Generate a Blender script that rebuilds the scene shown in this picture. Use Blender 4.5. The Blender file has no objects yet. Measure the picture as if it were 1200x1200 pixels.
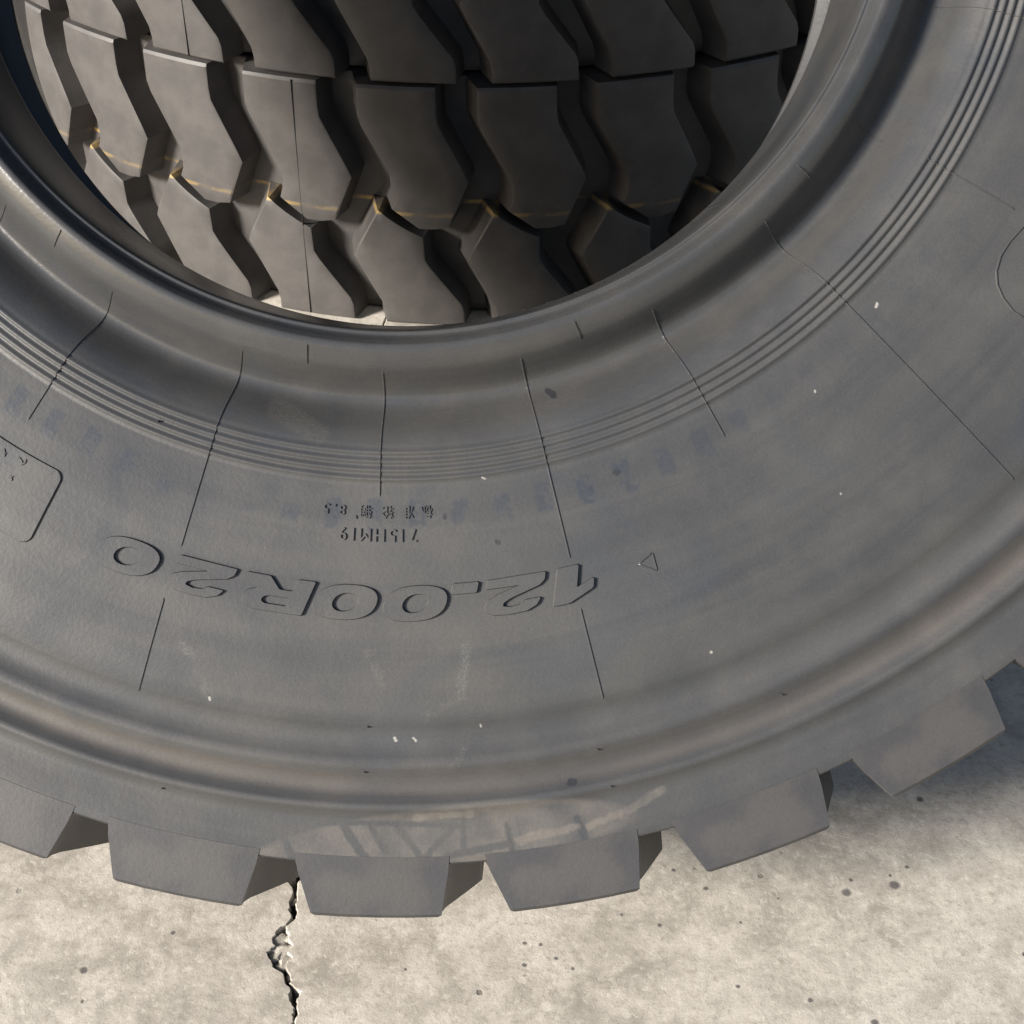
import bpy, bmesh, math, random
from mathutils import Vector, Matrix
import numpy as np
random.seed(7)
rng = np.random.default_rng(7)
PI = math.pi
S = bpy.context.scene
COL = S.collection

# ------------------------------------------------------------ camera, sky, sun, exposure
CAM_H = 0.862
PITCH = math.radians(38.7)          # camera looks down by this much
FPX = 2000.0                        # focal length in photograph pixels (1200 wide)
cam_d = bpy.data.cameras.new('camera')
cam = bpy.data.objects.new('camera', cam_d)
COL.objects.link(cam)
cam.location = (0, 0, CAM_H)
cam.rotation_euler = (PI / 2 - PITCH, 0, 0)
cam_d.sensor_fit = 'HORIZONTAL'
cam_d.sensor_width = 36
cam_d.lens = 36 * FPX / 1200
cam_d.clip_start = 0.02
cam_d.clip_end = 500
S.camera = cam

SUN_EL = math.radians(25)
SUN_AZ = math.radians(57)           # to the left of the direction that faces the camera
to_sun = Vector((-math.sin(SUN_AZ) * math.cos(SUN_EL), -math.cos(SUN_AZ) * math.cos(SUN_EL), math.sin(SUN_EL)))
sun_d = bpy.data.lights.new('sun', 'SUN')
sun_d.energy = 5.0
sun_d.angle = math.radians(12)
sun_d.color = (1.0, 0.945, 0.875)
sun = bpy.data.objects.new('sun', sun_d)
COL.objects.link(sun)
sun.rotation_euler = to_sun.to_track_quat('Z', 'Y').to_euler()
sun.location = (-3, -1, 3)

world = bpy.data.worlds.new('World')
S.world = world
world.use_nodes = True
wn = world.node_tree
bg = wn.nodes['Background']
sky = wn.nodes.new('ShaderNodeTexSky')
sky.sky_type = 'NISHITA'
sky.sun_disc = False
sky.sun_elevation = SUN_EL
sky.sun_rotation = math.atan2(to_sun.x, to_sun.y)
sky.dust_density = 2.0
wn.links.new(sky.outputs[0], bg.inputs['Color'])
bg.inputs['Strength'].default_value = 0.06

S.view_settings.view_transform = 'Standard'
S.view_settings.look = 'None'
S.view_settings.gamma = 1
S.view_settings.exposure = 1.30
S.render.resolution_x = 1024
S.render.resolution_y = 1024

# ------------------------------------------------------------ pixel helpers (layout only)
cp, sp = math.cos(PITCH), math.sin(PITCH)
def ground_pt(px, py, z=0.0):
    a = (px - 600) / FPX; b = -(py - 600) / FPX
    d = Vector((a, cp + b * sp, -sp + b * cp))
    s = (z - CAM_H) / d.z
    return Vector((a * s, d.y * s, z))
KX = 2267.0
def tyre_xy(px, py):                # a photo pixel as local x, y on the near side of the leaning tyre
    return ((px - 465) / KX, -(py + 200) / KX)

# ------------------------------------------------------------ node helpers
class NT:
    def __init__(self, name):
        self.m = bpy.data.materials.new(name); self.m.use_nodes = True
        self.t = self.m.node_tree
        self.b = self.t.nodes['Principled BSDF']
    def n(self, typ, **kw):
        o = self.t.nodes.new(typ)
        for k, v in kw.items(): setattr(o, k, v)
        return o
    def put(self, sock, v):
        if hasattr(v, 'is_linked') or isinstance(v, bpy.types.NodeSocket): self.t.links.new(v, sock)
        else: sock.default_value = v
    def math(self, op, a, b=0.0, c=0.0, clamp=False):
        o = self.n('ShaderNodeMath', operation=op, use_clamp=clamp)
        self.put(o.inputs[0], a); self.put(o.inputs[1], b); self.put(o.inputs[2], c)
        return o.outputs[0]
    def vmath(self, op, a, b=None, scale=None, out=0):
        o = self.n('ShaderNodeVectorMath', operation=op)
        self.put(o.inputs[0], a)
        if b is not None: self.put(o.inputs[1], b)
        if scale is not None: self.put(o.inputs['Scale'], scale)
        return o.outputs[out]
    def mapr(self, v, a, b, c=0.0, d=1.0, smooth=True):
        o = self.n('ShaderNodeMapRange')
        o.interpolation_type = 'SMOOTHSTEP' if smooth else 'LINEAR'
        for i, x in enumerate((v, a, b, c, d)): self.put(o.inputs[i], x)
        return o.outputs[0]
    def mix(self, f, a, b, blend='MIX'):
        o = self.n('ShaderNodeMix', data_type='RGBA', blend_type=blend)
        self.put(o.inputs[0], f); self.put(o.inputs[6], a); self.put(o.inputs[7], b)
        return o.outputs[2]
    def noise(self, vec, scale, detail=4, rough=0.55, dist=0.0, out=0):
        o = self.n('ShaderNodeTexNoise')
        self.put(o.inputs['Vector'], vec)
        o.inputs['Scale'].default_value = scale; o.inputs['Detail'].default_value = detail
        o.inputs['Roughness'].default_value = rough; o.inputs['Distortion'].default_value = dist
        return o.outputs[out]
    def obj(self):
        return self.n('ShaderNodeTexCoord').outputs['Object']
    def xyz(self, v):
        o = self.n('ShaderNodeSeparateXYZ'); self.put(o.inputs[0], v); return o.outputs
    def comb(self, x, y, z):
        o = self.n('ShaderNodeCombineXYZ')
        for i, q in enumerate((x, y, z)): self.put(o.inputs[i], q)
        return o.outputs[0]
    def seg(self, P, a, b, w, soft):            # 1 on the segment a-b, 0 away from it (object x, y)
        ba = (b[0] - a[0], b[1] - a[1], 0)
        L2 = max(ba[0] ** 2 + ba[1] ** 2, 1e-12)
        pa = self.vmath('SUBTRACT', P, (a[0], a[1], 0))
        h = self.math('DIVIDE', self.vmath('DOT_PRODUCT', pa, ba, out=1), L2, clamp=True)
        q = self.vmath('SUBTRACT', pa, self.vmath('SCALE', ba, scale=h))
        d = self.vmath('LENGTH', q, out=1)
        return self.mapr(d, w, w + soft, 1.0, 0.0)
    def many(self, masks):
        r = masks[0]
        for q in masks[1:]: r = self.math('MAXIMUM', r, q)
        return r

def rgb(r, g, b): return (r, g, b, 1)

def polar(N, P):
    x, y, z = N.xyz(P)
    r = N.math('SQRT', N.math('ADD', N.math('MULTIPLY', x, x), N.math('MULTIPLY', y, y)))
    th = N.math('ARCTAN2', x, N.math('MULTIPLY', y, -1))
    return r, th, z

def rubber(name, kind):
    """kind: front sidewall / front block / stack / stack_block / dark"""
    N = NT(name)
    P = N.obj()
    r, th, z = polar(N, P)
    big = N.noise(P, 9, 3, .6, .6)
    mid = N.noise(P, 38, 4, .6)
    fine = N.noise(P, 420, 3, .6)
    # concentric streaks, slow along the circle and quick across it
    streak = N.noise(N.comb(N.math('MULTIPLY', th, 1.3), N.math('MULTIPLY', r, 55), z), 1.0, 4, .55, .5)
    dusty = N.math('ADD', N.math('MULTIPLY', big, .55), N.math('MULTIPLY', streak, .45))
    col = N.mix(N.mapr(dusty, .34, .66), rgb(.032, .033, .035), rgb(.044, .0435, .0425))
    col = N.mix(N.mapr(mid, .42, .72, 0, .30), col, rgb(.060, .0575, .054))
    rough = N.mapr(dusty, .35, .65, .37, .48, False)
    if kind == 'block':
        col = N.mix(N.mapr(mid, .35, .65), rgb(.029, .029, .031), rgb(.042, .040, .039))
        rough = N.mapr(big, .35, .65, .42, .52, False)
    if kind == 'dark':
        col = N.mix(.35, rgb(.012, .012, .013), col)
    if kind in ('front', 'stack'):
        pass
    if kind == 'stack' or kind == 'stack_block':
        col = N.mix(N.mapr(mid, .3, .7), rgb(.046, .043, .041), rgb(.066, .061, .058))
        rough = .55
        n2 = N.noise(P, 60, 3)
        zl = N.math('ABSOLUTE', N.math('SUBTRACT', N.math('ADD', z, N.math('MULTIPLY', N.math('SUBTRACT', N.noise(P, 16, 2), .5), .004)), -.002))
        st = N.math('MULTIPLY', N.mapr(zl, .0008, .0028, .85, 0), N.mapr(n2, .40, .60, .12, .9))
        st = N.math('MULTIPLY', st, N.mapr(N.xyz(P)[0], -.05, .16, 1, .05))
        col = N.mix(st, col, rgb(.46, .30, .08))
    if kind == 'front':
        # dull brown soil on the two grooves near the shoulder
        brown = N.math('MULTIPLY', N.mapr(N.math('ABSOLUTE', N.math('SUBTRACT', r, .4945)), .002, .009, 1, 0), N.mapr(streak, .3, .6, .35, 1))
        col = N.mix(N.math('MULTIPLY', brown, .22), col, rgb(.105, .080, .056))
        # bluish bloom
        bl = N.mapr(N.noise(P, 14, 3, .5, 1.0), .52, .66)
        col = N.mix(N.math('MULTIPLY', bl, .22), col, rgb(.038, .045, .055))
        # ghost print of a row of characters
        cell = N.math('MULTIPLY', th, 16.2)
        fr = N.math('FRACT', cell)
        wob = N.math('MULTIPLY', N.math('SUBTRACT', N.noise(P, 55, 2), .5), .012)
        inr = N.mapr(N.math('ABSOLUTE', N.math('ADD', N.math('SUBTRACT', r, .3545), wob)), .0062, .0088, 1, 0)
        inc = N.mapr(N.math('ABSOLUTE', N.math('ADD', N.math('SUBTRACT', fr, .5), N.math('MULTIPLY', wob, 14))), .15, .24, 1, 0)
        pn = N.mapr(N.noise(P, 190, 2), .36, .54, .15, 1)
        inb = N.mapr(N.noise(P, 17, 1), .36, .50)
        gp = N.math('MULTIPLY', N.math('MULTIPLY', inr, inc), N.math('MULTIPLY', pn, inb))
        col = N.mix(N.math('MULTIPLY', gp, N.mapr(th, .25, .75, .62, .18)), col, rgb(.019, .024, .034))
        # the dusty patch with scraped strokes low on the shoulder
        x, y, zz = N.xyz(P)
        flat0 = N.comb(x, y, 0)
        wv = N.vmath('SUBTRACT', N.noise(P, 260, 3, .6, 0, 1), (.5, .5, .5))
        wv2 = N.vmath('SUBTRACT', N.noise(P, 60, 2, .6, 0, 1), (.5, .5, .5))
        flat = N.vmath('MULTIPLY', N.vmath('ADD', flat0, N.vmath('ADD', N.vmath('SCALE', wv, scale=.0030), N.vmath('SCALE', wv2, scale=.0050))), (1, 1, 0))
        fine_n = N.noise(P, 900, 2)
        cx, cy = tyre_xy(510, 986)
        ex = N.math('DIVIDE', N.math('SUBTRACT', x, cx), .108)
        ey = N.math('DIVIDE', N.math('ADD', N.math('SUBTRACT', y, cy), N.math('MULTIPLY', N.math('SUBTRACT', x, cx), -.13)), .0185)
        er = N.math('SQRT', N.math('ADD', N.math('MULTIPLY', ex, ex), N.math('MULTIPLY', ey, ey)))
        patch = N.math('MULTIPLY', N.mapr(er, .86, 1.0, 1, 0), N.mapr(N.noise(P, 30, 4, .6), .36, .56, .3, 1))
        z8 = lambda X, Y: tyre_xy(250 + X / 2.182, 900 + Y / 2.182)
        lines = [((150, 120), (205, 235), 11), ((325, 140), (385, 232), 14), ((385, 232), (440, 300), 18), ((400, 150), (440, 215), 8),
                 ((470, 150), (585, 305), 9), ((618, 150), (480, 296), 8), ((30, 190), (150, 150), 5), ((220, 140), (640, 150), 5),
                 ((640, 120), (640, 215), 8), ((750, 150), (770, 235), 6), ((930, 130), (950, 180), 9), ((255, 300), (270, 360), 5),
                 ((600, 225), (760, 195), 10)]
        flatl = N.vmath('MULTIPLY', N.vmath('ADD', flat0, N.vmath('SCALE', wv, scale=.0024)), (1, 1, 0))
        dk = N.many([N.seg(flatl, z8(*a), z8(*b), w / 2.182 / KX * .5, 9 / 2.182 / KX) for a, b, w in lines])
        patch = N.math('MULTIPLY', patch, N.math('SUBTRACT', 1.0, dk))
        col = N.mix(N.math('MULTIPLY', patch, .40), col, rgb(.125, .110, .094))
        strokes = [((520, 128), (660, 118), 9), ((780, 190), (925, 150), 10), ((960, 150), (1040, 120), 10), ((1060, 112), (1150, 62), 12)]
        sk = N.many([N.seg(flat, z8(*a), z8(*b), w / 2.182 / KX * .5, 9 / 2.182 / KX) for a, b, w in strokes])
        col = N.mix(N.math('MULTIPLY', sk, N.mapr(mid, .35, .6, .1, .45)), col, rgb(.135, .118, .10))
        # scuffs and pale flecks
        flecks = [((1028, 356), (1023, 369), 5), ((462, 866), (466, 878), 5), ((484, 866), (494, 878), 3), ((563, 850), (565, 858), 2), ((245, 818), (246, 826), 3),
                  ((955, 458), (956, 463), 2), ((833, 764), (836, 766), 3), ((565, 560), (578, 563), 1.0), ((985, 578), (987, 580), 1.5)]
        fk = N.many([N.seg(N.vmath('MULTIPLY', N.vmath('ADD', flat0, N.vmath('SCALE', wv, scale=.0016)), (1, 1, 0)), tyre_xy(*a), (tyre_xy(*a)[0] * .7 + tyre_xy(*b)[0] * .3, tyre_xy(*a)[1] * .7 + tyre_xy(*b)[1] * .3), w * .18 / KX, 1.5 / KX) for a, b, w in flecks])
        scr = [((215, 755), (246, 822), 2.5), ((432, 768), (448, 802), 2.0), ((548, 755), (540, 815), 3.0), ((540, 815), (500, 840), 3.0), ((530, 900), (545, 880), 3)]
        sc = N.many([N.seg(flat, tyre_xy(*a), tyre_xy(*b), w * .6 / KX, 7 / KX) for a, b, w in scr])
        col = N.mix(N.math('MULTIPLY', N.math('MULTIPLY', sc, N.mapr(fine_n, .42, .6, .1, 1)), N.mapr(mid, .40, .6, 0, .30)), col, rgb(.13, .125, .115))
        tri = [((322, 478), (372, 508), 9)]
        tk = N.many([N.seg(flat, tyre_xy(*a), tyre_xy(*b), w / KX, 8 / KX) for a, b, w in tri])
        col = N.mix(N.math('MULTIPLY', tk, N.mapr(fine_n, .4, .6, .08, .25)), col, rgb(.10, .09, .078))
        spk = [((722, 552), (723, 553), 3.2), ((519, 605), (520, 606), 2), ((583, 635), (584, 636), 2), ((643, 455), (650, 460), 3), ((669, 917), (674, 917), 3)]
        kk = N.many([N.seg(flat, tyre_xy(*a), tyre_xy(*b), w / KX, 1.5 / KX) for a, b, w in spk])
        col = N.mix(N.math('MULTIPLY', kk, .8), col, rgb(.015, .016, .02))
        col = N.mix(N.math('MULTIPLY', fk, .75), col, rgb(.27, .26, .24))
        rough = N.math('SUBTRACT', rough, N.math('MULTIPLY', bl, .05))
        rough = N.math('SUBTRACT', rough, N.mapr(r, .300, .330, .21, 0))
    grain = N.noise(P, 1100, 2, .7)
    col = N.mix(N.mapr(grain, .35, .65, .0, .34), col, N.mix(1.0, col, rgb(.62, .62, .62), 'MULTIPLY'))
    N.put(N.b.inputs['Base Color'], col)
    N.put(N.b.inputs['Roughness'], rough)
    N.b.inputs['Specular IOR Level'].default_value = .5
    bp = N.n('ShaderNodeBump'); bp.inputs['Strength'].default_value = .22; bp.inputs['Distance'].default_value = .0006
    N.put(bp.inputs['Height'], N.math('ADD', N.math('MULTIPLY', fine, .7), N.math('MULTIPLY', mid, .9)))
    N.t.links.new(bp.outputs[0], N.b.inputs['Normal'])
    return N.m

M_FRONT = rubber('dusty_black_rubber', 'front')
M_BLOCK = rubber('tread_rubber', 'block')
M_STACK = rubber('stacked_tyre_rubber', 'stack')
M_DARK = rubber('inner_rubber', 'dark')

def concrete():
    N = NT('worn_concrete')
    P = N.obj()
    a = N.noise(P, 7, 5, .6, .3); b = N.noise(P, 34, 5, .65, .4); c = N.noise(P, 170, 4, .7); e = N.noise(P, 700, 2, .6)
    col = N.mix(N.mapr(b, .32, .68), rgb(.238, .219, .190), rgb(.400, .372, .328))
    col = N.mix(N.mapr(a, .42, .66, 0, .55), col, rgb(.480, .450, .400))
    col = N.mix(N.mapr(c, .50, .72, 0, .60), col, rgb(.205, .185, .158))
    col = N.mix(N.mapr(c, .46, .32, 0, .45), col, rgb(.520, .492, .440))
    col = N.mix(N.mapr(e, .50, .74, 0, .25), col, rgb(.17, .155, .135))
    g2 = N.noise(P, 1500, 2, .8)
    col = N.mix(N.mapr(g2, .35, .65, 0, .30), col, N.mix(1.0, col, rgb(.60, .58, .55), 'MULTIPLY'))
    col = N.mix(N.mapr(N.noise(P, 420, 2, .6, .8), .63, .70, 0, .35), col, rgb(.14, .128, .112))
    vor = N.n('ShaderNodeTexVoronoi'); N.put(vor.inputs['Vector'], P); vor.inputs['Scale'].default_value = 46
    pits = N.math('MULTIPLY', N.mapr(N.math('ADD', vor.outputs['Distance'], N.math('MULTIPLY', N.math('SUBTRACT', c, .5), .12)), .055, .11, 1, 0), N.mapr(N.noise(P, 12, 2), .50, .60))
    col = N.mix(N.math('MULTIPLY', pits, .8), col, rgb(.06, .052, .045))
    spots = [((992, 1046), 5.5), ((1048, 1037), 6), ((1043, 1026), 2), ((1063, 1016), 2.6), ((997, 1031), 2.6), ((827, 1041), 3), ((790, 1020), 2.5),
             ((773, 1084), 3), ((729, 1072), 2.3), ((615, 1105), 2.3), ((634, 1107), 2.2), ((652, 1123), 2), ((671, 1135), 2.2), ((615, 1131), 2.5),
             ((1025, 1198), 4), ((868, 1081), 2), ((912, 1053), 2), ((203, 1093), 2.5), ((98, 1137), 4.5), ((475, 1136), 2), ((950, 1172), 3), ((1078, 937), 4), ((865, 1156), 2)]
    flat = P
    W = N.math('MULTIPLY', N.math('SUBTRACT', c, .5), .004)
    ms = []
    for (p, w) in spots:
        g = ground_pt(*p)
        d = N.vmath('DISTANCE', flat, (g.x, g.y, 0), out=1)
        rr = w / 2250.0
        ms.append(N.mapr(N.math('ADD', d, W), rr * .75, rr * 1.7, 1, 0))
    col = N.mix(N.math('MULTIPLY', N.many(ms), .82), col, rgb(.045, .043, .045))
    ms = []
    for (p, w) in [((517, 1098), 6), ((612, 1149), 6), ((640, 1180), 7), ((735, 1190), 5), ((130, 1165), 8)]:
        g = ground_pt(*p)
        d = N.vmath('DISTANCE', flat, (g.x, g.y, 0), out=1)
        ms.append(N.mapr(N.math('ADD', d, N.math('MULTIPLY', W, 2)), w / 2250 * .6, w / 2250 * 1.3, 1, 0))
    col = N.mix(N.math('MULTIPLY', N.many(ms), .35), col, rgb(.50, .47, .42))
    N.put(N.b.inputs['Base Color'], col)
    N.b.inputs['Roughness'].default_value = .9
    N.b.inputs['Specular IOR Level'].default_value = .25
    bp = N.n('ShaderNodeBump'); bp.inputs['Strength'].default_value = .5; bp.inputs['Distance'].default_value = .0012
    h = N.math('ADD', N.math('MULTIPLY', b, .8), N.math('ADD', N.math('MULTIPLY', c, .6), N.math('MULTIPLY', e, .22)))
    N.put(bp.inputs['Height'], N.math('SUBTRACT', h, N.math('MULTIPLY', pits, .9)))
    N.t.links.new(bp.outputs[0], N.b.inputs['Normal'])
    return N.m
M_CONC = concrete()

# ------------------------------------------------------------ ground with its crack
def link(name, me, mat, parent=None, smooth=False):
    o = bpy.data.objects.new(name, me)
    COL.objects.link(o)
    if mat is not None and len(me.materials) == 0: me.materials.append(mat)
    if parent is not None: o.parent = parent
    if smooth:
        me.polygons.foreach_set('use_smooth', [True] * len(me.polygons))
    return o

def ground():
    z6 = lambda X, Y: (X / 2.0, 750 + Y / 2.0)
    ctl = [(700, 470, 5), (697, 530, 8), (699, 548, 16), (688, 566, 14), (693, 590, 8), (686, 625, 12), (692, 650, 9), (672, 668, 14), (662, 680, 26),
           (656, 700, 34), (664, 716, 30), (650, 730, 38), (660, 748, 40), (656, 765, 28), (672, 780, 18), (676, 800, 12), (690, 822, 16), (688, 845, 10), (694, 868, 14),
           (688, 893, 10), (692, 910, 13), (698, 960, 11), (688, 1010, 13), (698, 1100, 11)]
    cs = []
    for X, Y, w in ctl:
        g = ground_pt(*z6(X, Y))
        g2 = ground_pt(*z6(X + w, Y))
        cs.append((g.y, g.x, (g2.x - g.x) / 2))
    cs.sort()
    y0, y1 = cs[0][0], cs[-1][0]
    # carry the crack on past both ends
    ext = [(y0 - .12, cs[0][1] + .012, .0028), (y0 - .3, cs[0][1] - .02, .002), (y0 - .6, cs[0][1] + .03, .0)]
    ext2 = [(y1 + .1, cs[-1][1] + .01, .0022), (y1 + .3, cs[-1][1] - .02, .0015), (y1 + .8, cs[-1][1] + .04, .0)]
    cs = sorted(cs + ext + ext2)
    ys = np.arange(cs[0][0], cs[-1][0], .0016)
    Y = np.array([c[0] for c in cs]); X = np.interp(ys, Y, [c[1] for c in cs]); Wd = np.interp(ys, Y, [c[2] for c in cs])
    def jag(s, k):
        q = rng.normal(size=len(ys)); q = np.convolve(q, np.ones(k) / k, 'same'); return q * s
    env = np.clip(Wd / .002, 0, 1)
    XL = X - Wd + (jag(.0015, 3) + jag(.0022, 9)) * env
    XR = X + Wd + (jag(.0015, 3) + jag(.0022, 9)) * env
    XR = np.maximum(XR, XL + .0004 * env)
    bm = bmesh.new()
    nearY, farY, side = -20.0, 40.0, 30.0
    def row(y, xl, xr):
        return [bm.verts.new(p) for p in ((-side, y, 0), (xl - .02, y, 0), (xl - .0006, y, 0), (xl, y, -.0006), (xl + .0003, y, -.013),
                                         ((xl + xr) / 2, y, -.015), (xr - .0003, y, -.013), (xr, y, -.0006), (xr + .0006, y, 0), (xr + .02, y, 0), (side, y, 0))]
    rows = [row(nearY, XL[0], XL[0] + 1e-4)]
    for y, l, r in zip(ys, XL, XR): rows.append(row(float(y), float(l), float(max(r, l + 1e-4))))
    rows.append(row(farY, XL[-1], XL[-1] + 1e-4))
    for a, b in zip(rows[:-1], rows[1:]):
        for i in range(len(a) - 1): bm.faces.new((a[i], a[i + 1], b[i + 1], b[i]))
    me = bpy.data.meshes.new('ground'); bm.to_mesh(me); bm.free()
    o = link('ground', me, M_CONC)
    o['kind'] = 'structure'
    # broken bits lodged in the crack
    for X, Y, s, el in [(650, 704, 12, 1.5), (667, 722, 12, 1.3), (645, 735, 9, 1.6), (668, 752, 11, 1.2), (672, 694, 7, 1.2), (684, 786, 6, 1.4), (690, 604, 5, 1.5), (652, 760, 6, 1.1)]:
        g = ground_pt(*z6(X, Y))
        b2 = bmesh.new(); bmesh.ops.create_icosphere(b2, subdivisions=2, radius=s / 2250.0)
        for v in b2.verts:
            n = v.co.normalized()
            k = 1 + .22 * math.sin(n.x * 4.1 + s * 1.7) * math.cos(n.y * 3.7 + X) + .10 * math.sin(n.x * 9 + Y) + random.uniform(-.07, .07)
            v.co = Vector((v.co.x * k, v.co.y * k * el, max(-.002, min(v.co.z * k * .8, .0022 + .0012 * n.x))))
        bmesh.ops.rotate(b2, verts=b2.verts, matrix=Matrix.Rotation(X * .7, 3, 'Z'))
        m2 = bpy.data.meshes.new('crumb'); b2.to_mesh(m2); b2.free()
        c = link('crumb', m2, M_CONC, o); c.location = (g.x, g.y, -.0040)
    return o
GROUND = ground()

# ------------------------------------------------------------ the tyre: cross section
W2 = .1195           # half width at the sidewall plane
WT = .118            # half width of the tread blocks
RT = .5648           # tread radius
NP = 34
STEP = 2 * PI / NP
SIDE = [(.267, 0.0), (.2683, .0003), (.2700, -.0004), (.2735, -.0018), (.277, -.0042), (.2805, -.0080), (.284, -.0130), (.2875, -.0180), (.291, -.0212), (.294, -.0222), (.297, -.0214),
        (.300, -.0190), (.3035, -.0152), (.307, -.0112), (.3105, -.0076), (.314, -.0050), (.317, -.0032),
        (.3190, -.0022), (0.3202, -0.0020), (0.3212, -0.0010), (0.3222, -0.0005), (0.3230, -0.0007), (0.3236, -0.0017), (0.3248, -0.0018), (0.3258, -0.0008), (0.3268, -0.0003), (0.3276, -0.0005), (0.3282, -0.0015), (0.3294, -0.0016), (0.3304, -0.0006), (0.3314, -0.0001), (0.3322, -0.0003), (0.3328, -0.0013), (0.3340, -0.0014), (0.3350, -0.0004), (0.3360, 0.0001), (0.3368, -0.0001), (0.3374, -0.0011), 
        (.340, -.0008), (.350, -.0002), (.370, .0003), (.395, .0004), (.420, .0001), (.440, -.0006), (.455, -.0016), (.4625, -.0022), (.4640, -.0028), (.4665, -.0036),
        (.471, -.0044), (.476, -.0040), (.480, -.0024), (.4835, -.0012), (.4865, -.0018), (.490, -.0040), (.4935, -.0052), (.4975, -.0052), (.501, -.0038),
        (.5035, -.0016), (.5058, -.0004), (.5082, -.0014), (.511, -.0038), (.515, -.0038), (.522, -.0031), (.530, -.0017), (.5342, -.0018), (.5352, -.0020)]
FLOOR = [(.5352, W2 - .0020), (.5361, WT - .0012), (.5366, WT - .010), (.5366, .08), (.5375, .04), (.538, 0)]
BEAD = [(.2485, -.086), (.2478, -.083), (.2484, -.079), (.2510, -.060), (.2535, -.040), (.2560, -.022), (.2578, -.0125), (.2590, -.0095), (.2604, -.0100),
        (.2618, -.0075), (.2635, -.0042), (.2650, -.0020), (.2662, -.0004), (.267, 0.0)]
INNER = [(.2485, -.086), (.262, -.092), (.280, -.085), (.310, -.055), (.36, -.022), (.43, -.016), (.48, -.022), (.508, -.045), (.517, -.075), (.519, -.1155)]
_R = np.array([p[0] for p in SIDE]); _Z = np.array([p[1] for p in SIDE])
def side_z(r): return W2 + float(np.interp(r, _R, _Z))

def lathe(name, prof, seg=360):
    """prof: list of (r, z), closed round the axis; normals follow the order."""
    n = len(prof)
    th = np.arange(seg) * 2 * PI / seg
    V = np.zeros((seg, n, 3))
    pr = np.array(prof)
    V[:, :, 0] = np.sin(th)[:, None] * pr[:, 0][None]
    V[:, :, 1] = -np.cos(th)[:, None] * pr[:, 0][None]
    V[:, :, 2] = pr[:, 1][None]
    F = []
    for i in range(seg):
        j = (i + 1) % seg
        for k in range(n - 1): F.append((i * n + k, j * n + k, j * n + k + 1, i * n + k + 1))
    me = bpy.data.meshes.new(name)
    me.from_pydata(V.reshape(-1, 3).tolist(), [], F)
    me.polygons.foreach_set('use_smooth', [True] * len(F))
    me.update()
    return me

def smooth_prof(p, k=3):
    """a few extra points between the given ones (Catmull-Rom, kept monotone enough)"""
    out = []
    for i in range(len(p) - 1):
        p0 = p[max(i - 1, 0)]; p1 = p[i]; p2 = p[i + 1]; p3 = p[min(i + 2, len(p) - 1)]
        for s in range(k):
            t = s / k
            out.append(tuple(.5 * (2 * b + (c - a) * t + (2 * a - 5 * b + 4 * c - d) * t * t + (3 * b - a - 3 * c + d) * t ** 3)
                             for a, b, c, d in zip(p0, p1, p2, p3)))
    out.append(p[-1])
    return out

near = [(r, W2 + z) for r, z in SIDE]
bead = smooth_prof([(r, W2 + z) for r, z in BEAD], 2)
inner = [(r, W2 + z) for r, z in INNER]
flip = lambda p: [(r, -z) for r, z in p][::-1]
ME = dict(
    side_n=lathe('sidewall', near), side_f=lathe('sidewall', flip(near)),
    bead_n=lathe('bead', bead, 300), bead_f=lathe('bead', flip(bead), 180),
    liner=lathe('inner_liner', flip(inner) [0:0] + inner[::-1][0:0] + (smooth_prof(inner, 2) + [(r, -z) for r, z in smooth_prof(inner, 2)][::-1][1:])[::-1], 180),
    base=lathe('tread_base', FLOOR + [(r, -z) for r, z in FLOOR][::-1][1:], 340),
)

def cyl_pt(u, v, r):                 # u in pitches, v 0..1 across the tread from the upper/near side
    th = u * STEP
    return Vector((r * math.sin(th), -r * math.cos(th), WT - 2 * WT * v))

def interp(pts, x):
    xs = [p[0] for p in pts]; ysv = [p[1] for p in pts]
    return float(np.interp(x, xs, ysv))

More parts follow.
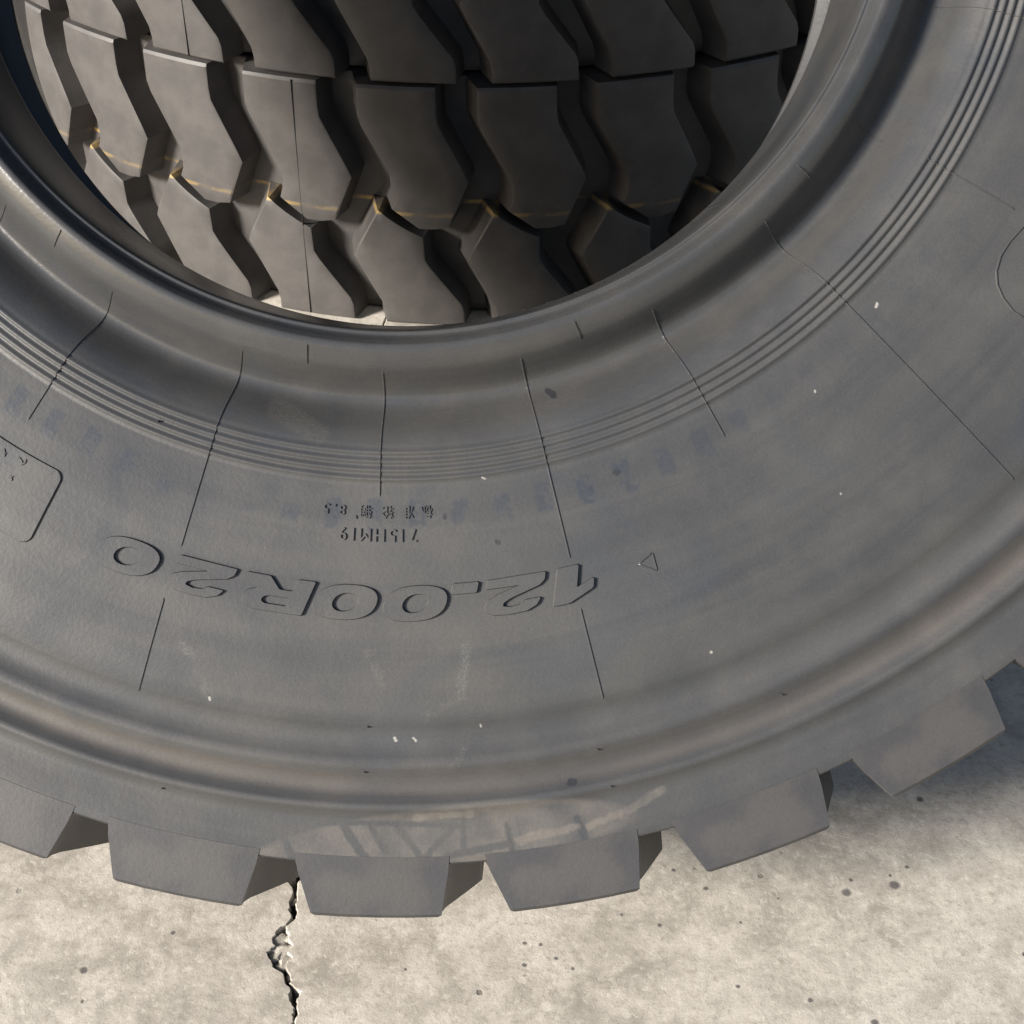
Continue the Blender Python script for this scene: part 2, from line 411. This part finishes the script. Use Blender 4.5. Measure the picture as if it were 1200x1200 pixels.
def block_mesh(name, L, R, v0f, v1f, soft_lo):
    """L, R: (v, u) border lines of the top face; v0f, v1f: where it starts and ends across its width."""
    nc = 7
    ts = [0, .03, .25, .5, .75, .97, 1]
    nr = 15
    ss = [0, .02] + [i / 12 for i in range(1, 12)] + [.98, 1]
    bm = bmesh.new()
    def crown(v):
        d = abs(v - .5) * 2
        return RT - .0012 * d ** 2 - (.0010 if (v < .006 or v > .994) else 0)
    top = []; foot = []; mid = []
    for j, t in enumerate(ts):
        a, b = v0f(t), v1f(t)
        ct, cm, cf = [], [], []
        for i, s in enumerate(ss):
            v = a + (b - a) * s
            lu, ru = interp(L, v), interp(R, v)
            u = lu + (ru - lu) * t
            edge = (i in (0, nr - 1)) or (j in (0, nc - 1))
            r = crown(v) - (.0009 if edge else 0)
            ct.append(bm.verts.new(cyl_pt(u, v, r)))
            if edge:
                du = -.105 if j == 0 else (.055 if j == nc - 1 else 0)
                dv = 0
                vv = v
                if i == 0 and a > .02: vv = v - .004
                if i == nr - 1 and b < .98: vv = v + .004
                deep = .5360
                if (i == 0 and a < .02) or (i == nr - 1 and b > .98): deep = .5318
                cf.append(bm.verts.new(cyl_pt(u + du, vv, deep)))
                cm.append(bm.verts.new(cyl_pt(u + du * .80, vv, .5405)) if True else None)
            else:
                cf.append(None); cm.append(None)
        top.append(ct); foot.append(cf); mid.append(cm)
    for j in range(nc - 1):
        for i in range(nr - 1):
            bm.faces.new((top[j][i], top[j][i + 1], top[j + 1][i + 1], top[j + 1][i]))
    loop = [(j, 0) for j in range(nc)] + [(nc - 1, i) for i in range(1, nr)] + [(j, nr - 1) for j in range(nc - 2, -1, -1)] + [(0, i) for i in range(nr - 2, 0, -1)]
    for (a, b) in zip(loop, loop[1:] + loop[:1]):
        for A, B in ((top, mid), (mid, foot)):
            bm.faces.new((A[a[0]][a[1]], A[b[0]][b[1]], B[b[0]][b[1]], B[a[0]][a[1]]))
    bmesh.ops.recalc_face_normals(bm, faces=bm.faces)
    # face outward: the first top face must point away from the axis
    bm.faces.ensure_lookup_table()
    f = bm.faces[0]
    c = f.calc_center_median(); c.z = 0
    if f.normal.dot(c) < 0: bmesh.ops.reverse_faces(bm, faces=bm.faces)
    me = bpy.data.meshes.new(name); bm.to_mesh(me); bm.free()
    me.polygons.foreach_set('use_smooth', [True] * len(me.polygons))
    return me

# border lines read off the photograph, (v, u)
GL = [(0, 0), (.13, 0), (.37, .265), (.555, .095), (.63, .06)]             # left side of a groove, upper row
GR = [(0, .345), (.14, .345), (.37, .63), (.44, .645), (.49, .60), (.63, .55)]   # right side of a groove
HL = [(.43, .54), (.50, .475), (.70, .235), (.93, .50), (1, .50)]
HR = [(.43, .85), (.605, .86), (.715, .87), (.915, 1.20), (1, 1.205)]
shift = lambda p, d: [(v, u + d) for v, u in p]
me_up = block_mesh('tread_block', GR, shift(GL, 1), lambda t: 0, lambda t: interp([(0, .492), (.08, .506), (.56, .580), (1, .560)], t), True)
me_lo = block_mesh('tread_block', HL, HR, lambda t: interp([(0, .500), (1, .610)], t), lambda t: 1.0, False)

GLF = [(0, 0), (.07, 0), (.40, .205), (.555, .06), (.63, .03)]
GRF = [(0, .345), (.10, .345), (.40, .555), (.45, .56), (.49, .52), (.63, .49)]
HLF = [(.43, .50), (.50, .44), (.66, .29), (.90, .48), (1, .48)]
HRF = [(.43, .83), (.605, .83), (.68, .85), (.90, 1.14), (1, 1.14)]
fr_up = block_mesh('tread_block', GRF, shift(GLF, 1), lambda t: 0, lambda t: interp([(0, .492), (.08, .506), (.56, .560), (1, .560)], t), True)
fr_lo = block_mesh('tread_block', HLF, HRF, lambda t: interp([(0, .500), (1, .600)], t), lambda t: 1.0, False)

def tag(o, **kw):
    for k, v in kw.items(): o[k] = v

def auto_edges(o, deg=38):
    # crease the shading at sharp edges of a shared mesh
    me = o.data
    if me.get('sharp_done'): return
    bm = bmesh.new(); bm.from_mesh(me)
    for e in bm.edges:
        if len(e.link_faces) == 2 and e.calc_face_angle(0) > math.radians(deg): e.smooth = False
    bm.to_mesh(me); bm.free(); me['sharp_done'] = 1

def tyre(name, label, side_mat, block_mat, phase, off, group=None, blocks=None):
    root = bpy.data.objects.new(name, None); COL.objects.link(root)
    root.empty_display_size = .1
    tag(root, label=label, category='tyre')
    if group: root['group'] = group
    def part(nm, me, mat, rz=0):
        o = bpy.data.objects.new(nm, me); COL.objects.link(o); o.parent = root
        o.location = off; o.rotation_euler = (0, 0, rz)
        if len(me.materials) == 0: me.materials.append(mat)
        o.material_slots[0].link = 'OBJECT'; o.material_slots[0].material = mat
        return o
    sw = part('sidewall', ME['side_n'], side_mat)
    part('sidewall', ME['side_f'], side_mat)
    part('bead', ME['bead_n'], side_mat)
    part('bead', ME['bead_f'], side_mat)
    part('inner_liner', ME['liner'], M_DARK)
    part('tread_base', ME['base'], block_mat)
    for k in range(NP):
        for me in (blocks or (me_up, me_lo)):
            o = part('tread_block', me, block_mat, phase + k * STEP)
            auto_edges(o, 30)
    return root, sw, part

# ------------------------------------------------------------ the leaning tyre in front
Rcam = Matrix((( 1, 0, 0), (0, sp, -cp), (0, cp, sp)))      # local x, y, z(axis, to the camera) in world
Cn = Vector(((465 - 600) / KX, 800 / KX, -.882))            # camera space: centre of the near side plane
centre_cam = Cn + Vector((0, 0, -W2))
camrot = cam.rotation_euler.to_matrix()
centre_w = camrot @ centre_cam + cam.location
base_local = Vector((0, -RT, -WT))
FR, FS, fpart = tyre('leaning_tyre', 'large black truck tyre leaning at the front, 12.00R20 upside down on its sidewall',
                     M_FRONT, M_BLOCK, math.radians(2.34), (0, 0, 0), blocks=(fr_up, fr_lo))
FR.matrix_world = Matrix.Translation(centre_w + camrot @ base_local) @ camrot.to_4x4()
for c in FR.children: c.location = -base_local
OFF = -base_local

def sw_child(nm, me, mat=None, smooth=False):
    """a raised piece on the near sidewall: a sub-part of the sidewall"""
    o = bpy.data.objects.new(nm, me); COL.objects.link(o); o.parent = FS
    me.materials.append(mat or M_FRONT)
    return o

def to_surface(th, r, h):
    return (r * math.sin(th), -r * math.cos(th), side_z(r) + h)

def ridge(th0, r0, th1, r1, w=.0008, h=.0007, nm='mould_line', zf=side_z, n=None):
    n = n or max(2, int(abs(r1 - r0) / .0012) + int(abs(th1 - th0) * .5 * (r0 + r1) / .002) + 1)
    P = []
    for i in range(n + 1):
        t = i / n; r = r0 + (r1 - r0) * t; th = th0 + (th1 - th0) * t
        P.append(Vector((r * math.sin(th), -r * math.cos(th), zf(r))))
    V, F = [], []
    for i, p in enumerate(P):
        d = (P[min(i + 1, n)] - P[max(i - 1, 0)]); d.z = 0; d.normalize()
        s = Vector((-d.y, d.x, 0)) * w / 2
        e = .25 if i in (0, n) else 1
        for q, hh in ((-1.0, -.0004), (-.45, h * e), (.45, h * e), (1.0, -.0004)): V.append(p + s * q + Vector((0, 0, hh)))
    for i in range(n):
        for k in range(3): F.append((4 * i + k, 4 * i + k + 1, 4 * i + 5 + k, 4 * i + 4 + k))
    F.append((3, 2, 1, 0)); F.append(tuple(4 * n + k for k in range(4)))
    me = bpy.data.meshes.new(nm); me.from_pydata([tuple(v) for v in V], [], F)
    bm = bmesh.new(); bm.from_mesh(me); bmesh.ops.recalc_face_normals(bm, faces=bm.faces); bm.to_mesh(me); bm.free()
    return me

D2R = math.radians
lines = {-1: [(.2800, .3452)], 0: [(.2800, .3873), (.4135, .4624)], 1: [(.2806, .3570)], 2: [(.2778, .4640)], -2: [(.2805, .3872), (.4150, .4656)], -3: [(.2803, .3603)], 3: [(.281, .2995), (.322, .375)]}
for k in range(-12, 12):
    segs = lines.get(k, [(.2803, .36 if k % 2 else .4640)])
    th = D2R(13.25 + 15 * k + {-1: .15, 2: .2, -2: -.1, -3: -.35}.get(k, 0))
    for a, b in segs: sw_child('mould_line', ridge(th, a, th + D2R(.1), b, .0011, .0006))
for a in (-9.9, 19.8, 50, -40, 80, 110, 140, 170, -70, -100, -130, -160):
    sw_child('mould_line', ridge(D2R(a), .2700, D2R(a + .2), .2797, .0009, .0008))
# small nibs where the mould vents were
for th, r in [(-1.9, .4645), (-2, .488), (12.3, .487), (-13.8, .511), (24, .49), (12.6, .507), (-22, .33)]:
    bm = bmesh.new(); bmesh.ops.create_cone(bm, cap_ends=True, segments=6, radius1=.0007, radius2=.0004, depth=.0026)
    me = bpy.data.meshes.new('vent_nib'); bm.to_mesh(me); bm.free()
    o = sw_child('vent_nib', me); o.location = to_surface(D2R(th), r, .0006)

for x0, y0, x1, y1 in [(270, 998, 269, 1004), (278, 999, 277, 1005), (289, 1000, 288, 1006), (281, 1008, 286, 1018)]:
    a0, a1 = math.atan2(x0 - 465, y0 + 200), math.atan2(x1 - 465, y1 + 200)
    q0, q1 = math.hypot(x0 - 465, y0 + 200) / KX, math.hypot(x1 - 465, y1 + 200) / KX
    if q1 < .5335: sw_child('shoulder_mark', ridge(a0, q0, a1, q1, .0012, .0009))

# short ticks on the bead base, right of the bottom
def bead_z(r):
    return W2 + float(np.interp(r, [p[0] for p in BEAD[1:]], [p[1] for p in BEAD[1:]]))
BN = [c for c in FR.children if c.name.startswith('bead')][0]
for i in range(13):
    th = D2R(5 + 3.45 * i + random.uniform(-.3, .3))
    me = ridge(th, .2487, th + D2R(.12), .2487 + random.uniform(.0026, .0046), .0006, .0003, 'bead_rib', bead_z, 8)
    # lift it off the steep bead base radially as well
    for v in me.vertices:
        d = Vector((v.co.x, v.co.y, 0)).normalized(); v.co -= d * .0005
    o = bpy.data.objects.new('bead_rib', me); COL.objects.link(o); o.parent = BN; me.materials.append(M_DARK)

# ------------------------------------------------------------ raised lettering
def glyph(ch, offset=0.0, res=5):
    cu = bpy.data.curves.new('glyph', 'FONT')
    cu.body = ch; cu.offset = offset; cu.resolution_u = res; cu.fill_mode = 'FRONT'
    ob = bpy.data.objects.new('glyph', cu); COL.objects.link(ob)
    dg = bpy.context.evaluated_depsgraph_get(); dg.update()
    me = bpy.data.meshes.new_from_object(ob.evaluated_get(dg))
    bpy.data.objects.remove(ob, do_unlink=True); bpy.data.curves.remove(cu)
    return me

def poly_glyph(loops):
    cu = bpy.data.curves.new('glyph', 'CURVE'); cu.dimensions = '2D'; cu.fill_mode = 'BOTH'
    for lp in loops:
        s = cu.splines.new('POLY'); s.points.add(len(lp) - 1); s.use_cyclic_u = True
        for i, (x, y) in enumerate(lp): s.points[i].co = (x, y, 0, 1)
    ob = bpy.data.objects.new('glyph', cu); COL.objects.link(ob)
    dg = bpy.context.evaluated_depsgraph_get(); dg.update()
    me = bpy.data.meshes.new_from_object(ob.evaluated_get(dg))
    bpy.data.objects.remove(ob, do_unlink=True); bpy.data.curves.remove(cu)
    return me
def sup(cx, cy, a, b, e=2.4, n=40):
    o = []
    for i in range(n):
        t = 2 * PI * i / n; c, q = math.cos(t), math.sin(t)
        o.append((cx + a * math.copysign(abs(c) ** (2 / e), c), cy + b * math.copysign(abs(q) ** (2 / e), q)))
    return o
def round_poly(P, k=.22):
    # cut every corner a little
    o = []
    for i, p in enumerate(P):
        a, b = P[i - 1], P[(i + 1) % len(P)]
        for q in (a, b):
            L = math.dist(p, q); t = min(k * 6 / max(L, 1e-6), .3)
            o.append((p[0] + (q[0] - p[0]) * t, p[1] + (q[1] - p[1]) * t))
    return o
GLY = {
    '0': [sup(32, 20, 32, 20), sup(32, 20, 13, 11, 2.1)],
    '.': [round_poly([(0, 0), (27, 0), (27, 11), (0, 11)])],
    '1': [round_poly([(14, 0), (32, 0), (32, 40), (19, 40), (0, 29), (0, 18), (14, 25)])],
    '2': [round_poly([(0, 0), (64, 0), (64, 9.5), (27, 9.5), (52, 18), (60, 23), (61.5, 29), (58, 35), (50, 39), (34, 40), (15, 39), (5, 34), (2, 27), (19, 27), (23, 31), (33, 32.5),
                      (42, 30.5), (42, 26.5), (34, 22), (5, 13), (0, 8)], .15)],
    'R': [round_poly([(0, 0), (17, 0), (17, 14), (30, 14), (44, 0), (67, 0), (50, 15.5), (58, 20), (60.5, 27), (57, 35), (46, 40), (0, 40)], .2),
          round_poly([(17, 22), (38, 22), (42, 25), (42, 29), (38, 32), (17, 32)], .2)],
}
def letter(ch, th_px, width, r_in, height, shear=0.0, offset=.0, h=.0011, slope=.0007, nm='raised_letter'):
    """one character, its foot towards the axis; th_px: angle of its middle; extruded with sloping sides"""
    me = poly_glyph(GLY[ch]) if nm == 'raised_letter' else glyph(ch, offset)
    co = np.array([v.co[:] for v in me.vertices])
    if len(co) == 0: return None
    mn, mx = co.min(0), co.max(0)
    sx = width / max(mx[0] - mn[0], 1e-6); sy = height / max(mx[1] - mn[1], 1e-6)
    bm = bmesh.new(); bm.from_mesh(me); bpy.data.meshes.remove(me)
    bmesh.ops.remove_doubles(bm, verts=bm.verts, dist=1e-5)
    for v in bm.verts:
        x = (v.co.x - (mn[0] + mx[0]) / 2) * sx; y = (v.co.y - mn[1]) * sy
        v.co = Vector((x + shear * (y - height / 2), y, 0))
    for f in bm.faces:
        if f.normal.z < 0: f.normal_flip()
    # walls: copy of every border edge, pushed out a little and down
    bound = [e for e in bm.edges if len(e.link_faces) == 1]
    nor = {}
    for e in bound:
        f = e.link_faces[0]; a, b = e.verts
        m = (a.co + b.co) / 2; d = (b.co - a.co); nn = Vector((d.y, -d.x, 0))
        if nn.length < 1e-12: continue
        nn.normalize()
        if nn.dot(f.calc_center_median() - m) > 0: nn = -nn
        for v in e.verts: nor.setdefault(v, []).append(nn)
    low = {}
    for v, ns in nor.items():
        q = sum(ns, Vector((0, 0, 0)))
        q = q.normalized() if q.length > 1e-9 else ns[0]
        low[v] = bm.verts.new(v.co + q * slope); low[v].co.z = -1
    for e in bound:
        a, b = e.verts
        if a in low and b in low:
            try: bm.faces.new((a, b, low[b], low[a]))
            except ValueError: pass
    bmesh.ops.recalc_face_normals(bm, faces=bm.faces)
    rm = r_in + height / 2
    for v in bm.verts:
        hh = h if v.co.z > -.5 else -.0005
        r = r_in + v.co.y; th = D2R(th_px) - v.co.x / rm
        v.co = Vector(to_surface(th, r, hh))
    bm.faces.ensure_lookup_table()
    up = max(bm.faces, key=lambda f: f.calc_area())
    if up.normal.z < 0: bmesh.ops.reverse_faces(bm, faces=bm.faces)
    out = bpy.data.meshes.new(nm); bm.to_mesh(out); bm.free()
    return sw_child(nm, out)

def px_th(x, y): return math.degrees(math.atan2(x - 465, y + 200))
# the size mark; its middle pixel and width in pixels of the photograph
for ch, x, y, wpx, hpx in [('1', 675, 690, 46, 42), ('2', 603, 703, 70, 42), ('.', 547, 712, 30, 12), ('0', 487, 708, 73, 41),
                           ('0', 405, 707, 73, 41), ('R', 321, 700, 82, 41), ('2', 234, 680, 70, 41), ('0', 147, 660, 73, 42)]:
    letter(ch, px_th(x, y), wpx / KX, .3912, hpx / KX, shear=.32, h=.0019, slope=.0006, nm='raised_letter')
for ch, x in zip('标准轮辋', (500, 478, 454, 429)):
    letter(ch, px_th(x, 601), 13 / KX, .3498, 15 / KX, 0, .0, h=.0007, slope=.0001, nm='small_letter')
for ch, x, w, hh in (("'", 417, 2.5, 4), ('8', 401, 7, 12), ('.', 392, 2.5, 3), ('5', 382, 7, 12)):
    letter(ch, px_th(x, 599), w / KX, .3502 + (.0050 if ch == "'" else 0), hh / KX, 0, .0, h=.0008, slope=.0001, nm='small_letter')
for ch, x, w in (('7', 484, 8), ('1', 470, 4), ('5', 460, 8), ('H', 445, 11), ('M', 428, 13), ('1', 413, 4), ('9', 402, 8)):
    letter(ch, px_th(x, 625), w / KX, .3618, 15 / KX, 0, .0, h=.0009, slope=.0001, nm='small_letter')

# the triangle mark
A, B, C = (748, 661), (764, 647), (770, 669)
def pol(p):
    x, y = p[0] - 465, p[1] + 200
    return math.atan2(x, y), math.hypot(x, y) / KX
for p, q in ((A, B), (B, C), (C, A)):
    (t0, r0), (t1, r1) = pol(p), pol(q)
    sw_child('triangle_side', ridge(t0, r0, t1, r1, .0009, .0006))

# the raised plate at the left with its few marks, and the round outline at the right
def plate(cth, r0, r1, half, rad=.004, h=.0016):
    bm = bmesh.new(); pts = []
    rm = (r0 + r1) / 2; w = half * rm
    for cx, cy, a0 in ((w - rad, (r1 - r0) / 2 - rad, 0), (-w + rad, (r1 - r0) / 2 - rad, 90), (-w + rad, -(r1 - r0) / 2 + rad, 180), (w - rad, -(r1 - r0) / 2 + rad, 270)):
        for k in range(7):
            a = D2R(a0 + k * 15); pts.append((cx + rad * math.cos(a), cy + rad * math.sin(a)))
    # long straight sides follow the circle
    full = []
    for i, p in enumerate(pts):
        q = pts[(i + 1) % len(pts)]; m = max(1, int(math.dist(p, q) / .004))
        for k in range(m): full.append((p[0] + (q[0] - p[0]) * k / m, p[1] + (q[1] - p[1]) * k / m))
    rings = []
    for sc_, hh in ((1.0, -.0006), (1.0, -.0001), (-.0006, h), (-.0035, h)):
        ring = []
        for x, y in full:
            L = math.hypot(x, y); o = 0 if sc_ == 1.0 else sc_
            xx, yy = x * (1 + o / L), y * (1 + o / L)
            ring.append(bm.verts.new(to_surface(cth + xx / rm, rm + yy, hh)))
        rings.append(ring)
    n = len(full)
    for a, b in zip(rings[:-1], rings[1:]):
        for i in range(n): bm.faces.new((a[i], a[(i + 1) % n], b[(i + 1) % n], b[i]))
    cen = bm.verts.new(to_surface(cth, rm, h))
    for i in range(n): bm.faces.new((rings[-1][i], rings[-1][(i + 1) % n], cen))
    bmesh.ops.recalc_face_normals(bm, faces=bm.faces)
    me = bpy.data.meshes.new('raised_plate'); bm.to_mesh(me); bm.free()
    return sw_child('raised_plate', me)
plate(D2R(-27.2 - 4.6), .3745, .4165, D2R(4.6), .005, .0011)
for (x0, y0, x1, y1) in [(2, 528, 11, 533), (6, 524, 7, 537), (22, 534, 29, 544), (29, 544, 33, 537), (13, 556, 16, 565), (8, 560, 19, 558), (24, 546, 33, 541)]:
    (t0, r0), (t1, r1) = pol((x0, y0)), pol((x1, y1))
    sw_child('plate_mark', ridge(t0, r0, t1, r1, .0012, .0017))
arc = [(1240, 232), (1218, 248), (1200, 264), (1183, 283), (1172, 300), (1167, 318), (1168, 334), (1175, 350), (1186, 364), (1200, 374), (1220, 384), (1245, 392)]
V, F = [], []
ap = [Vector((*tyre_xy(*p), 0)) for p in arc]
for i, p in enumerate(ap):
    d = (ap[min(i + 1, len(ap) - 1)] - ap[max(i - 1, 0)]).normalized(); s = Vector((-d.y, d.x, 0)) * .0007
    zz = side_z(p.length)
    for q, hh in ((-1, -.0004), (-.4, .0007), (.4, .0007), (1, -.0004)): V.append((p.x + s.x * q, p.y + s.y * q, zz + hh))
for i in range(len(ap) - 1):
    for k in range(3): F.append((4 * i + k, 4 * i + k + 1, 4 * i + 5 + k, 4 * i + 4 + k))
me = bpy.data.meshes.new('badge_outline'); me.from_pydata(V, [], F); sw_child('badge_outline', me)

# ------------------------------------------------------------ the stack of tyres behind
SX, SY = -.035, 1.350 + RT
H2 = .1200
def stack_tyre(label, zb, dx, dy, phase, rz=0.0):
    r, s, p = tyre('stacked_tyre', label, M_STACK, M_STACK, phase, (0, 0, H2), 'truck tyres lying in a stack')
    r.location = (SX + dx, SY + dy, zb)
    return r, p
PT = 2 * H2
T1, p1 = stack_tyre('tyre lying flat on the ground, zigzag tread and yellow line seen through the hole', .0, 0, 0, D2R(-3.1))
T2, p2 = stack_tyre('tyre resting on the lowest one, a dark strip of tread at the top edge', PT, 0, 0, D2R(-3.4))
T3, p3 = stack_tyre('topmost tyre of the stack, above the view, touching the back of the leaning tyre', 2 * PT, .01, -.022, D2R(1.0))
for T, lst in ((T1, [(345, 150)]), (T2, [(215, 20)])):
    for px, py in lst:
        a = (px - 600) / FPX; b = -(py - 600) / FPX
        d = Vector((a, cp + b * sp, -sp + b * cp)); o = Vector((-T.location.x, -T.location.y))
        Aq = d.x ** 2 + d.y ** 2; Bq = 2 * (o.x * d.x + o.y * d.y); Cq = o.length_squared - RT ** 2
        s = (-Bq - math.sqrt(Bq * Bq - 4 * Aq * Cq)) / 2 / Aq
        th = math.atan2(o.x + d.x * s, -(o.y + d.y * s))
        w = .0004; V, F = [], []
        for k in range(2):
            z = WT * (1 - 2 * k) * .99
            for q, rr in ((-1, RT - .002), (-.4, RT + .0001), (.4, RT + .0001), (1, RT - .002)):
                V.append((rr * math.sin(th + q * w / RT), -rr * math.cos(th + q * w / RT), z))
        # broken where it meets open grooves: lies a little under the crown edge there
        for k in range(3): F.append((k, k + 1, 5 + k, 4 + k))
        me = bpy.data.meshes.new('mould_seam'); me.from_pydata(V, [], F); me.materials.append(M_DARK)
        m = bpy.data.objects.new('mould_seam', me); COL.objects.link(m); m.parent = T; m.location = (0, 0, H2)
